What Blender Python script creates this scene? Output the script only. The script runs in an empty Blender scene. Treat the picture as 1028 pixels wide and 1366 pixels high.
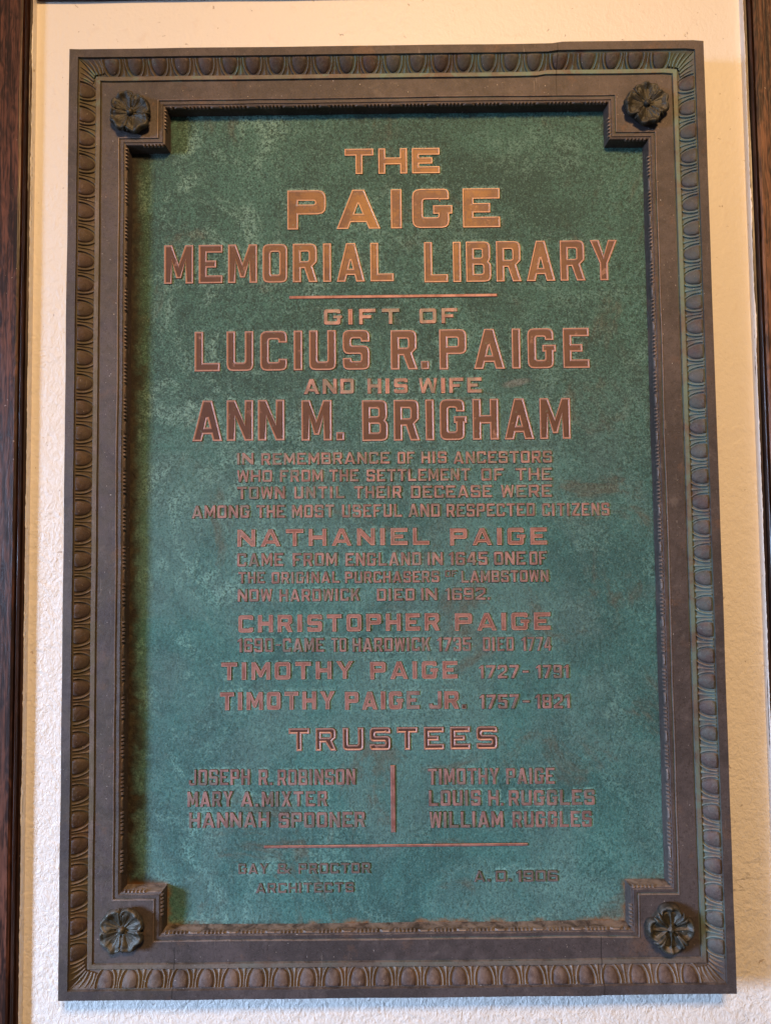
import bpy, bmesh, math, random
import numpy as np
from mathutils import Vector, Matrix, noise, geometry
random.seed(7); np.random.seed(7)
scene = bpy.context.scene
COL = scene.collection
R = math.radians

# ---------------------------------------------------------------- camera
def make_camera():
    cam = bpy.data.cameras.new('camera'); o = bpy.data.objects.new('camera', cam); COL.objects.link(o)
    ya, pi, ro = -0.00235183, 0.05373002, -0.01111605
    fw = Vector((math.sin(ya)*math.cos(pi), math.cos(ya)*math.cos(pi), math.sin(pi)))
    r = fw.cross(Vector((0, 0, 1))).normalized(); u = r.cross(fw)
    r2 = r*math.cos(ro)+u*math.sin(ro); u2 = -r*math.sin(ro)+u*math.cos(ro)
    m = Matrix((r2, u2, -fw)).transposed().to_4x4()
    m.translation = Vector((-0.00483596, -0.90605850, -0.05459103))
    o.matrix_world = m
    cam.sensor_fit = 'HORIZONTAL'; cam.sensor_width = 36; cam.lens = 36*1000/1028
    cam.clip_start = 0.01; cam.clip_end = 100
    scene.camera = o
make_camera()

# ---------------------------------------------------------------- light
world = bpy.data.worlds.new('World'); scene.world = world; world.use_nodes = True
wb = world.node_tree.nodes['Background']; wb.inputs[0].default_value = (0.90, 0.86, 0.88, 1); wb.inputs[1].default_value = 0.08

def area(name, loc, target, sx, sy, power, col, spread=180):
    l = bpy.data.lights.new(name, 'AREA'); l.shape = 'RECTANGLE'; l.size = sx; l.size_y = sy
    l.energy = power; l.color = col; l.spread = R(spread)
    o = bpy.data.objects.new(name, l); COL.objects.link(o); o.location = loc
    o.rotation_euler = (Vector(target)-Vector(loc)).to_track_quat('-Z', 'Y').to_euler()
    return o
# cool daylight through a doorway low on the left, warm lamp light from above
area('daylight_opening', (-4.30, -2.65, 0.15), (0.0, 0, -1.25), 0.80, 1.4, 42, (0.46, 0.66, 1.0), 47)
area('hall_lamp', (0.28, -2.45, 1.60), (0.05, 0, -0.1), 0.52, 0.40, 86, (1.0, 0.60, 0.265))
scene.view_settings.view_transform = 'Standard'; scene.view_settings.look = 'None'
scene.view_settings.exposure = 0; scene.view_settings.gamma = 1

# ---------------------------------------------------------------- node helpers
class NT:
    def __init__(s, name):
        s.m = bpy.data.materials.new(name); s.m.use_nodes = True; s.t = s.m.node_tree
        s.b = s.t.nodes['Principled BSDF']; s.g = s.t.nodes.new('ShaderNodeNewGeometry'); s.pos = s.g.outputs['Position']
    def link(s, a, b): s.t.links.new(a, b)
    def put(s, sock, v):
        if hasattr(v, 'is_output') or isinstance(v, bpy.types.NodeSocket): s.link(v, sock)
        elif isinstance(v, tuple) and len(v) == 3 and sock.type == 'RGBA': sock.default_value = (*v, 1)
        else: sock.default_value = v
    def noise(s, scale, detail=4, rough=.55, dist=0, vec=None, off=0, stretch=None):
        n = s.t.nodes.new('ShaderNodeTexNoise'); n.inputs['Scale'].default_value = scale
        n.inputs['Detail'].default_value = detail; n.inputs['Roughness'].default_value = rough; n.inputs['Distortion'].default_value = dist
        mp = s.t.nodes.new('ShaderNodeMapping'); mp.inputs['Location'].default_value = (off, off*1.7, off*.6)
        if stretch: mp.inputs['Scale'].default_value = stretch
        s.link(vec or s.pos, mp.inputs[0]); s.link(mp.outputs[0], n.inputs['Vector']); return n.outputs['Fac']
    def voro(s, scale, vec=None):
        n = s.t.nodes.new('ShaderNodeTexVoronoi'); n.inputs['Scale'].default_value = scale; s.link(vec or s.pos, n.inputs['Vector']); return n.outputs['Distance']
    def math(s, op, a, b=0., c=0., clamp=False):
        n = s.t.nodes.new('ShaderNodeMath'); n.operation = op; n.use_clamp = clamp
        for i, v in enumerate((a, b, c)): s.put(n.inputs[i], v)
        return n.outputs[0]
    def ss(s, v, a, b):          # smooth step a..b -> 0..1 (a may exceed b)
        n = s.t.nodes.new('ShaderNodeMapRange'); n.interpolation_type = 'SMOOTHSTEP'
        s.put(n.inputs[0], v)
        if a < b: n.inputs[1].default_value, n.inputs[2].default_value = a, b
        else:
            n.inputs[1].default_value, n.inputs[2].default_value = b, a
            n.inputs[3].default_value, n.inputs[4].default_value = 1, 0
        return n.outputs[0]
    def mix(s, f, a, b, mode='MIX'):
        n = s.t.nodes.new('ShaderNodeMix'); n.data_type = 'RGBA'; n.blend_type = mode
        s.put(n.inputs[0], f); s.put(n.inputs[6], a); s.put(n.inputs[7], b); return n.outputs[2]
    def bump(s, h, strength=.5, dist=.001, prev=None):
        n = s.t.nodes.new('ShaderNodeBump'); n.inputs['Strength'].default_value = strength; n.inputs['Distance'].default_value = dist
        s.link(h, n.inputs['Height'])
        if prev: s.link(prev, n.inputs['Normal'])
        s.link(n.outputs[0], s.b.inputs['Normal']); return n.outputs[0]
    def xyz(s):
        n = s.t.nodes.new('ShaderNodeSeparateXYZ'); s.link(s.pos, n.inputs[0]); return n.outputs
    def attr(s, name):
        n = s.t.nodes.new('ShaderNodeAttribute'); n.attribute_name = name; return n.outputs['Fac']
    def out(s, col=None, rough=None, metal=None, spec=None):
        if col is not None: s.put(s.b.inputs['Base Color'], col)
        if rough is not None: s.put(s.b.inputs['Roughness'], rough)
        if metal is not None: s.put(s.b.inputs['Metallic'], metal)
        if spec is not None: s.b.inputs['Specular IOR Level'].default_value = spec
        return s.m

def mat_plaster():
    n = NT('painted_plaster'); x, y, z = n.xyz()
    big = n.noise(3, 3, off=3); mid = n.noise(60, 5, .6, .6, off=1)
    fine = n.noise(230, 4, .6, .4, off=5, stretch=(1, 1, .75)); vfine = n.noise(700, 2, .5)
    speck = n.ss(n.noise(150, 2, .4, .9, off=9), .735, .77)
    c = n.mix(big, (.74, .70, .655), (.80, .765, .72))
    c = n.mix(n.math('MULTIPLY', n.ss(mid, .55, .72), .35), c, (.68, .60, .54))
    c = n.mix(n.math('MULTIPLY', speck, .55), c, (.30, .20, .15))
    # smoother paint in the upper right, rough float finish lower down
    amt = n.ss(n.math('ADD', n.math('ADD', z, n.math('MULTIPLY', x, .5)), n.math('MULTIPLY', big, .5)), .75, .0)
    h = n.math('ADD', n.math('MULTIPLY', fine, .9), n.math('MULTIPLY', mid, 1.3))
    h = n.math('MULTIPLY', h, n.math('ADD', n.math('MULTIPLY', amt, .95), .30))
    # a few hairline cracks in the paint
    ck = n.math('MULTIPLY', n.ss(n.math('ABSOLUTE', n.math('SUBTRACT', n.noise(9, 5, .6, .8, off=44, stretch=(1, 1, 3)), .5)), .0035, .001), n.math('MULTIPLY', n.ss(n.noise(12, 2, off=47), .50, .58), n.math('MULTIPLY', n.ss(x, .36, .39), n.ss(z, -.12, -.18))))
    c = n.mix(n.math('MULTIPLY', ck, .30), c, (.42, .33, .26)); h = n.math('SUBTRACT', h, n.math('MULTIPLY', ck, .3))
    h = n.math('ADD', h, n.math('MULTIPLY', vfine, .05))
    h = n.math('SUBTRACT', h, n.math('MULTIPLY', speck, .25))
    n.bump(h, .9, .0018)
    return n.out(c, .42, 0, .4)

def mat_panel():
    n = NT('verdigris_ground'); x, y, z = n.xyz()
    halo = n.attr('halo'); edge = n.attr('edge')
    a = n.noise(5, 7, .66, .6, off=2); b = n.noise(19, 7, .70, .8, off=7); f = n.noise(480, 3, .62); g = n.noise(1100, 2, .5); w = n.noise(90, 5, .72, off=4)
    k = n.noise(230, 3, .6, .5, off=6)
    t = n.math('ADD', n.math('MULTIPLY', a, .5), n.math('ADD', n.math('MULTIPLY', b, .35), n.math('MULTIPLY', w, .15)))
    low = n.ss(z, .20, -.10)
    c1 = n.mix(low, (.058, .150, .122), (.052, .172, .168))
    c = n.mix(n.ss(t, .42, .58), n.mix(low, (.034, .084, .070), (.032, .104, .106)), c1)
    # pale bloom in patches, strongest at the left and around the letters
    hl = n.math('MULTIPLY', halo, n.ss(n.noise(34, 6, .75, off=21), .28, .52))
    pl = n.math('MULTIPLY', n.ss(n.noise(9, 9, .78, 1.2, off=12), .50, .64), n.math('ADD', .42, n.math('MULTIPLY', n.ss(x, .05, -.26), .58)))
    pale = n.math('ADD', pl, n.math('MULTIPLY', hl, .95), clamp=True)
    pale = n.math('MULTIPLY', pale, n.ss(n.math('ADD', n.math('MULTIPLY', k, .5), n.math('MULTIPLY', f, .5)), .40, .58))
    c = n.mix(pale, c, n.mix(low, (.200, .350, .295), (.150, .340, .315)))
    # greyish cloudy film over the middle and the lower left
    cl = n.math('MULTIPLY', n.ss(n.noise(6, 6, .68, .9, off=52), .40, .60), n.math('MULTIPLY', n.ss(z, .22, .02), .26))
    c = n.mix(cl, c, (.150, .235, .230))
    # wiped smear beside the second line of small capitals
    ex = n.math('DIVIDE', n.math('SUBTRACT', x, .152), .020); ez = n.math('DIVIDE', n.math('SUBTRACT', z, n.math('ADD', .1475, n.math('MULTIPLY', n.math('SUBTRACT', x, .152), .18))), .0055)
    sm = n.ss(n.math('ADD', n.math('ADD', n.math('MULTIPLY', ex, ex), n.math('MULTIPLY', ez, ez)), n.math('MULTIPLY', w, .8)), 1.5, .5)
    c = n.mix(n.math('MULTIPLY', sm, .6), c, (.20, .20, .185))
    # bare bronze-brown patches
    br = n.math('MULTIPLY', n.ss(n.noise(7.5, 8, .74, .8, off=31), .545, .66), .60)
    c = n.mix(br, c, (.095, .082, .058))
    # mid-scale pitting
    c = n.mix(n.math('MULTIPLY', n.ss(k, .50, .38), n.math('SUBTRACT', .55, n.math('MULTIPLY', low, .25))), c, (.022, .046, .036))
    c = n.mix(n.math('MULTIPLY', n.ss(k, .56, .68), .25), c, (.17, .29, .25))
    # gritty pits and pale grains
    gr = n.math('ADD', n.math('MULTIPLY', f, .6), n.math('MULTIPLY', g, .4))
    c = n.mix(n.math('MULTIPLY', n.ss(gr, .50, .38), n.math('SUBTRACT', .85, n.math('MULTIPLY', low, .30))), c, (.012, .030, .024))
    c = n.mix(n.math('MULTIPLY', n.ss(gr, .53, .66), n.math('SUBTRACT', .60, n.math('MULTIPLY', low, .25))), c, (.19, .33, .28))
    c = n.mix(n.math('MULTIPLY', n.ss(n.voro(300), .12, .05), n.ss(w, .50, .60)), c, (.010, .018, .014))
    # brown dirt along the edge and bottom corners; left band also paints in shadow
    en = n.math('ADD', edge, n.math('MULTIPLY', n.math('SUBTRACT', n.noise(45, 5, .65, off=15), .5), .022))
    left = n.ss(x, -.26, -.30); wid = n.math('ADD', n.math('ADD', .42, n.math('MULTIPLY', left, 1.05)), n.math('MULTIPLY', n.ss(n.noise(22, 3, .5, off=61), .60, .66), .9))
    dirt_shade = n.ss(n.math('DIVIDE', en, wid), .0155, .003)
    dirt_shade = n.math('MULTIPLY', dirt_shade, n.math('ADD', .40, n.math('MULTIPLY', left, .6)), clamp=True)
    c = n.mix(dirt_shade, c, n.mix(n.ss(w, .42, .62), (.013, .009, .006), (.034, .028, .017)))
    rust = n.math('MULTIPLY', n.ss(n.math('ADD', edge, n.math('MULTIPLY', w, .016)), .018, .008), n.ss(z, -.425, -.445))
    rust = n.math('MULTIPLY', rust, n.math('MAXIMUM', n.ss(n.noise(14, 3, .5, off=18), .50, .58), n.ss(n.math('ADD', x, n.math('MULTIPLY', w, .02)), -.238, -.252)))
    c = n.mix(n.math('MULTIPLY', rust, .85), c, (.22, .085, .02))
    h = n.math('ADD', n.math('MULTIPLY', f, .8), n.math('ADD', n.math('MULTIPLY', w, .8), n.math('MULTIPLY', k, .9)))
    n.bump(h, .85, .0009)
    return n.out(c, n.math('ADD', .56, n.math('MULTIPLY', f, .3)), 0, .35)

def mat_bronze(name, base, hi, green=0., olive=0., rough=.46, dust=.5, metal=.35):
    n = NT(name); x, y, z = n.xyz()
    a = n.noise(9, 6, .6, .4, off=3); b = n.noise(70, 5, .65, .5, off=6); f = n.noise(420, 4, .7); g = n.noise(1100, 2, .5)
    c = n.mix(n.ss(n.math('ADD', n.math('MULTIPLY', a, .6), n.math('MULTIPLY', b, .4)), .38, .62), base, hi)
    # rosy bare bronze where rubbed, brown stain in spots
    c = n.mix(n.math('MULTIPLY', n.ss(n.noise(24, 6, .7, off=16), .56, .68), .5), c, (.150, .085, .055))
    c = n.mix(n.math('MULTIPLY', n.ss(f, .47, .35), .55), c, (.028, .020, .018))
    if green:
        gm = n.math('MULTIPLY', n.ss(n.noise(32, 5, .65, .5, off=11), .34, .62), n.ss(n.math('ADD', n.math('MULTIPLY', x, .9), n.math('MULTIPLY', a, .4)), -.15, .35))
        gm2 = n.math('MULTIPLY', n.ss(n.noise(60, 4, .6, off=41), .52, .66), n.ss(z, .35, .52))
        gm = n.math('MULTIPLY', n.math('MAXIMUM', gm, gm2), n.ss(n.math('ADD', z, n.math('MULTIPLY', x, -.03)), -.535, -.505))
        c = n.mix(n.math('MULTIPLY', gm, green), c, (.13, .21, .185))
    if olive:
        om = n.math('MULTIPLY', n.ss(n.noise(40, 5, .65, .5, off=13), .38, .60), n.ss(x, -.2, -.33))
        c = n.mix(n.math('MULTIPLY', om, olive), c, (.105, .090, .048))
    # pale dust lying on faces that look up, and sparse white flecks
    nz = n.t.nodes.new('ShaderNodeSeparateXYZ'); n.link(n.g.outputs['Normal'], nz.inputs[0])
    up = n.math('MULTIPLY', n.ss(nz.outputs[2], .25, .8), n.ss(b, .35, .65))
    c = n.mix(n.math('MULTIPLY', up, dust), c, (.30, .24, .21))
    fl = n.ss(n.noise(520, 1, .3, off=26), .79, .82)
    c = n.mix(n.math('MULTIPLY', fl, .75), c, (.55, .50, .46))
    c = n.mix(n.math('MULTIPLY', n.ss(g, .58, .70), .30), c, (.26, .22, .20))
    c = n.mix(n.math('MULTIPLY', n.ss(n.noise(50, 7, .8, 1.0, off=36), .55, .70), .30), c, (.20, .17, .155))
    # fine scratches and the dirty seams where the cast lengths meet
    sc = n.math('MULTIPLY', n.ss(n.noise(60, 2, .4, 1.5, off=71, stretch=(6, 1, .5)), .70, .72), n.ss(n.noise(15, 2, off=72), .5, .6))
    c = n.mix(n.math('MULTIPLY', sc, .35), c, (.30, .26, .24))
    for sx, sgn, lo in ((.205, 1, .493), (.232, -1, .493), (-.252, -1, .50)):
        near = n.ss(n.math('ABSOLUTE', n.math('SUBTRACT', x, n.math('ADD', sx, n.math('MULTIPLY', n.math('SUBTRACT', b, .5), .002)))), .0009, .0003)
        near = n.math('MULTIPLY', near, n.ss(n.math('MULTIPLY', z, sgn), lo-.001, lo+.001))
        c = n.mix(n.math('MULTIPLY', near, .7), c, (.018, .014, .012))
    h = n.math('ADD', n.math('MULTIPLY', f, .6), n.math('ADD', n.math('MULTIPLY', b, 1.2), n.math('MULTIPLY', g, .3)))
    n.bump(h, .55, .0007)
    return n.out(c, n.math('ADD', rough, n.math('MULTIPLY', f, .25)), metal, .5)

def mat_letter(name, kind):
    n = NT(name); x, y, z = n.xyz()
    a = n.noise(16, 4, .6, .3, off=5); b = n.noise(120, 5, .65, off=8); f = n.noise(520, 3, .7)
    # golden lamp sheen round the top lines, painted into the letter colour
    dx = n.math('DIVIDE', n.math('SUBTRACT', x, .03), .20); dz = n.math('DIVIDE', n.math('SUBTRACT', z, .36), .13)
    gold_sheen = n.math('SUBTRACT', 1.25, n.math('SQRT', n.math('ADD', n.math('MULTIPLY', dx, dx), n.math('MULTIPLY', dz, dz))), clamp=True)
    gold_sheen = n.math('MULTIPLY', gold_sheen, n.ss(n.math('ADD', a, n.math('MULTIPLY', b, .3)), .40, .75), clamp=True)
    rim = n.mix(gold_sheen, (.41, .235, .200), (.46, .285, .170))
    core = n.mix(gold_sheen, (.095, .044, .034), (.200, .100, .034))
    core = n.mix(n.math('MULTIPLY', n.ss(n.math('ADD', n.math('MULTIPLY', a, .6), n.math('MULTIPLY', b, .4)), .56, .44), .80), core, (.075, .034, .028))
    core = n.mix(n.math('MULTIPLY', n.ss(n.noise(55, 5, .7, off=3), .60, .70), .5), core, rim)
    c = rim if kind == 'rim' else core
    if kind == 'small':
        c = n.mix(n.ss(n.noise(60, 4, .6, off=19), .38, .62), (.205, .120, .112), (.38, .220, .205))
        c = n.mix(n.math('MULTIPLY', n.ss(n.noise(45, 5, .7, off=23), .46, .62), .50), c, (.13, .185, .165))
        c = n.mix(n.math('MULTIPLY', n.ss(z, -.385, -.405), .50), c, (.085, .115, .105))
    if kind == 'mid':
        c = n.mix(n.ss(n.noise(60, 4, .6, off=19), .36, .60), (.235, .100, .085), (.35, .180, .160))
        c = n.mix(n.math('MULTIPLY', n.ss(n.noise(45, 5, .7, off=23), .50, .68), .35), c, (.15, .19, .17))
    c = n.mix(n.math('MULTIPLY', n.ss(f, .45, .32), .5), c, (.06, .04, .035))
    c = n.mix(n.math('MULTIPLY', n.ss(n.noise(210, 3, .6, off=2), .62, .72), .35), c, (.16, .22, .19))
    n.bump(n.math('ADD', b, n.math('MULTIPLY', f, .4)), .5, .0006)
    return n.out(c, n.math('ADD', .40, n.math('MULTIPLY', b, .2)), .30, .5)

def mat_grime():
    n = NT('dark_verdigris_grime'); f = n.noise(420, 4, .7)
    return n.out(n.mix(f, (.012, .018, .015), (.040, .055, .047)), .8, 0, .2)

def mat_wood(name, dark, light, gloss=.3, off=0.):
    n = NT(name); x, y, z = n.xyz()
    lng = n.noise(60, 6, .6, 1.2, off=off, stretch=(1, 1, .06)); fine = n.noise(420, 4, .7, .4, off=off, stretch=(1, 1, .035)); blot = n.noise(7, 3, off=off+4)
    fl = n.noise(130, 3, .5, 2.2, off=off+2, stretch=(1, 1, .22))
    c = n.mix(n.ss(n.math('ADD', n.math('MULTIPLY', lng, .6), n.math('MULTIPLY', fl, .4)), .40, .60), dark, light)
    c = n.mix(n.math('MULTIPLY', n.ss(fine, .50, .40), .8), c, (.012, .006, .004))
    c = n.mix(n.math('MULTIPLY', n.ss(blot, .6, .4), .35), c, (.02, .010, .008))
    wear = n.ss(n.noise(240, 2, .4, off=off+9), .77, .80); c = n.mix(n.math('MULTIPLY', wear, .7), c, (.45, .36, .30))
    n.bump(n.math('ADD', fine, n.math('MULTIPLY', fl, .4)), .45, .0006)
    return n.out(c, n.math('ADD', gloss, n.math('MULTIPLY', fine, .2)), 0, .5)

M = dict(
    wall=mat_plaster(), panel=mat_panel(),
    frame=mat_bronze('aged_bronze', (.052, .043, .044), (.094, .076, .077), olive=.2, rough=.47, metal=.25),
    egg=mat_bronze('dark_bronze_egg', (.060, .040, .037), (.100, .068, .063), green=.25, olive=.25, rough=.56, dust=.35),
    shell=mat_bronze('patinated_bronze_edge', (.125, .096, .080), (.190, .150, .125), green=.85, olive=.6, rough=.5),
    band=mat_bronze('stained_bronze_hollow', (.062, .048, .044), (.105, .080, .072), green=.5, olive=.65, rough=.55, dust=.4),
    rosette=mat_bronze('blackened_bronze', (.016, .015, .011), (.060, .058, .044), rough=.42, dust=.30, metal=.35),
    bead=mat_bronze('rubbed_bronze_edge', (.13, .10, .088), (.20, .155, .135), rough=.45),
    inner=mat_bronze('dark_bronze_side', (.045, .032, .027), (.085, .062, .054), dust=.8, rough=.6, metal=.15),  # inner sides a little darker and browner than the flat, dusty where facing up
    rim=mat_letter('bare_copper_rim', 'rim'), core=mat_letter('tarnished_copper_face', 'core'),
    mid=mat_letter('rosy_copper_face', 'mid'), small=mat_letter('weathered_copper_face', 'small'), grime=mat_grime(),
    wood_l=mat_wood('dark_stained_oak', (.020, .008, .006), (.150, .058, .036), .27, 0),
    wood_r=mat_wood('warm_stained_oak', (.026, .010, .006), (.210, .088, .040), .27, 5),
    wood_m=mat_wood('dark_varnished_moulding', (.018, .009, .006), (.060, .026, .016), .22, 9),
)

# ---------------------------------------------------------------- mesh helpers
def mesh_obj(name, verts, faces, mats, parent=None, fmat=None, smooth=False):
    me = bpy.data.meshes.new(name); me.from_pydata([tuple(v) for v in verts], [], faces)
    for m in (mats if isinstance(mats, (list, tuple)) else [mats]): me.materials.append(m)
    if fmat is not None: me.polygons.foreach_set('material_index', fmat)
    if smooth: me.polygons.foreach_set('use_smooth', [True]*len(me.polygons))
    me.update()
    o = bpy.data.objects.new(name, me); COL.objects.link(o)
    if parent: o.parent = parent
    return o
def inst(src, name, parent, mat4):
    o = bpy.data.objects.new(name, src.data); COL.objects.link(o); o.parent = parent; o.matrix_local = mat4
    return o
def thing(name, label, cat, loc=(0, 0, 0), group=None):
    o = bpy.data.objects.new(name, None); COL.objects.link(o); o.location = loc
    o['label'] = label; o['category'] = cat; o.empty_display_size = .05
    if group: o['group'] = group
    return o
def densify(pts, step):
    out = []
    for i, a in enumerate(pts):
        b = pts[(i+1) % len(pts)]; n = max(1, int(round(math.dist(a, b)/step)))
        out += [(a[0]+(b[0]-a[0])*k/n, a[1]+(b[1]-a[1])*k/n) for k in range(n)]
    return out
def offset(pts, d):
    """offset a closed loop to the left of its direction by d (mitred)"""
    n = len(pts); out = []
    for i in range(n):
        p0, p1, p2 = pts[i-1], pts[i], pts[(i+1) % n]
        a = (p1[0]-p0[0], p1[1]-p0[1]); b = (p2[0]-p1[0], p2[1]-p1[1])
        la = math.hypot(*a) or 1; lb = math.hypot(*b) or 1
        na = (-a[1]/la, a[0]/la); nb = (-b[1]/lb, b[0]/lb)
        k = 1+na[0]*nb[0]+na[1]*nb[1]
        if k < .35: k = .35
        out.append((p1[0]+(na[0]+nb[0])*d/k, p1[1]+(na[1]+nb[1])*d/k))
    return out
def wob(x, z, amp=.0004, s=14, o=0):
    return amp*noise.noise(Vector((x*s, z*s, o)))*2
# ---------------------------------------------------------------- the wall
def build_wall():
    o = mesh_obj('wall', [(-.9, 0, -1.1), (.9, 0, -1.1), (.9, 0, 1.1), (-.9, 0, 1.1)], [(0, 1, 2, 3)], M['wall'])
    o['kind'] = 'structure'
build_wall()

def sweep_vertical(name, prof, z0, z1, mat, parent, n=40, jit=.0003, side=1, caps=True):
    """profile of (x, y) points extruded along z with slight unevenness"""
    V = []; F = []
    m = len(prof)
    for k in range(n+1):
        z = z0+(z1-z0)*k/n
        for j, (x, y) in enumerate(prof):
            V.append((x+(wob(j*.3, z, jit, 9, 3) if 0 < j < m-1 else 0), y, z))
    for k in range(n):
        for j in range(m-1):
            a = k*m+j; f = (a, a+1, a+m+1, a+m)
            F.append(f if side > 0 else f[::-1])
    return mesh_obj(name, V, F, mat, parent, smooth=False)

def bead_profile(x0, x1, y0, h, n=9):
    c = (x0+x1)/2; r = (x1-x0)/2
    return [(c-r*math.cos(math.pi*k/n), y0-h*math.sin(math.pi*k/n)) for k in range(n+1)]

def casing(side):
    s = side
    if s < 0:
        t = thing('wooden_casing', 'dark stained oak casing running up the left edge, purplish sheen on its broad board', 'door casing', (-.447, 0, -1.1))
        xw, xb, matb = -.4385, -.4475, M['wood_l']
    else:
        t = thing('wooden_casing', 'warm brown stained oak casing along the right edge beside the orange lit wall', 'door casing', (.4525, 0, -1.1))
        xw, xb, matb = .4440, .4525, M['wood_r']
    lx = t.location.x
    def P(d, y): return (s*(abs(xw)+d)-lx, y)      # d = distance outward from the paint edge
    wd = abs(xb)-abs(xw)
    def seg(name, pr, mat, jit=.0002): return sweep_vertical(name, [P(*q) for q in pr], 0, 2.2, mat, t, jit=jit, side=s)
    # narrow stepped moulding between plaster and board
    seg('moulding', [(0, .001), (0, -.006), (.001, -.0075), (wd*.42, -.008), (wd*.46, -.0035), (wd*.55, -.0035)], M['wood_m'], .0005)
    seg('bead', [(wd*.55+ (wd*.45)*(1-math.cos(math.pi*k/8))/2, -.0035-.0085*math.sin(math.pi*k/8)-.002*k/8) for k in range(9)], M['wood_m'])
    seg('board', [(wd, -.002), (wd+.0012, -.002), (wd+.0016, -.0125), (wd+.004, -.014), (.35, -.014), (.352, 0)], matb, .00015)
    # ragged lip of old wall paint lapping on to the moulding
    V = []; F = []; n = 520
    for k in range(n+1):
        z = 2.2*k/n
        w = .0002+.0022*max(0, noise.noise(Vector((s*5, 0, z*14))))+.0010*noise.noise(Vector((s*9, 2, z*160)))
        w = max(w, .0002)
        V += [P(-.0010, .0002), P(-.0005, -.0030), P(w*.4-.0003, -.0080), P(w, -.0084), P(w, -.0070)]
        for i in range(5): V[-5+i] = (V[-5+i][0], V[-5+i][1], z)
    for k in range(n):
        for j in range(4):
            a = k*5+j; f = (a, a+1, a+6, a+5); F.append(f if s > 0 else f[::-1])
    mesh_obj('paint_edge', V, F, M['wall'], t)
casing(-1); casing(1)

def head_casing():
    t = thing('head_casing', 'thin dark wooden edge crossing the very top of the plaster above the plaque', 'wood trim', (0, 0, .6416))
    V = []; F = []; prof = [(.000, .001), (-.006, .0), (-.008, .002), (-.0085, .006), (-.004, .0065), (-.004, .008), (-.014, .012), (-.014, .30), (0, .302)]
    n = 30; m = len(prof)
    for k in range(n+1):
        x = -.436+.879*k/n
        tilt = -.0022*(x+.43)/.86*0
        for (y, z) in prof: V.append((x, y, z+tilt+wob(x, 0, .0004, 12, 8)))
    for k in range(n):
        for j in range(m-1):
            a = k*m+j; F.append((a, a+m, a+m+1, a+1))
    mesh_obj('board', V, F, M['wood_m'], t)
head_casing()

# ---------------------------------------------------------------- the plaque
PLQ = thing('memorial_plaque', 'green and brown cast bronze memorial tablet hung on the plaster wall', 'plaque', (0, 0, 0))
HW, HH = .380, .55325
YF, YP = -.030, -.013            # flat of the frame, ground of the panel
def rect(d): return [(-HW+d, -HH+d), (HW-d, -HH+d), (HW-d, HH-d), (-HW+d, HH-d)]
def notched(d):
    a, b, n = .3135+d, .4850+d, .0465
    return [(-a+n, -b), (a-n, -b), (a-n, -b+n), (a, -b+n), (a, b-n), (a-n, b-n), (a-n, b), (-a+n, b), (-a+n, b-n), (-a, b-n), (-a, -b+n), (-a+n, -b+n)]

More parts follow.
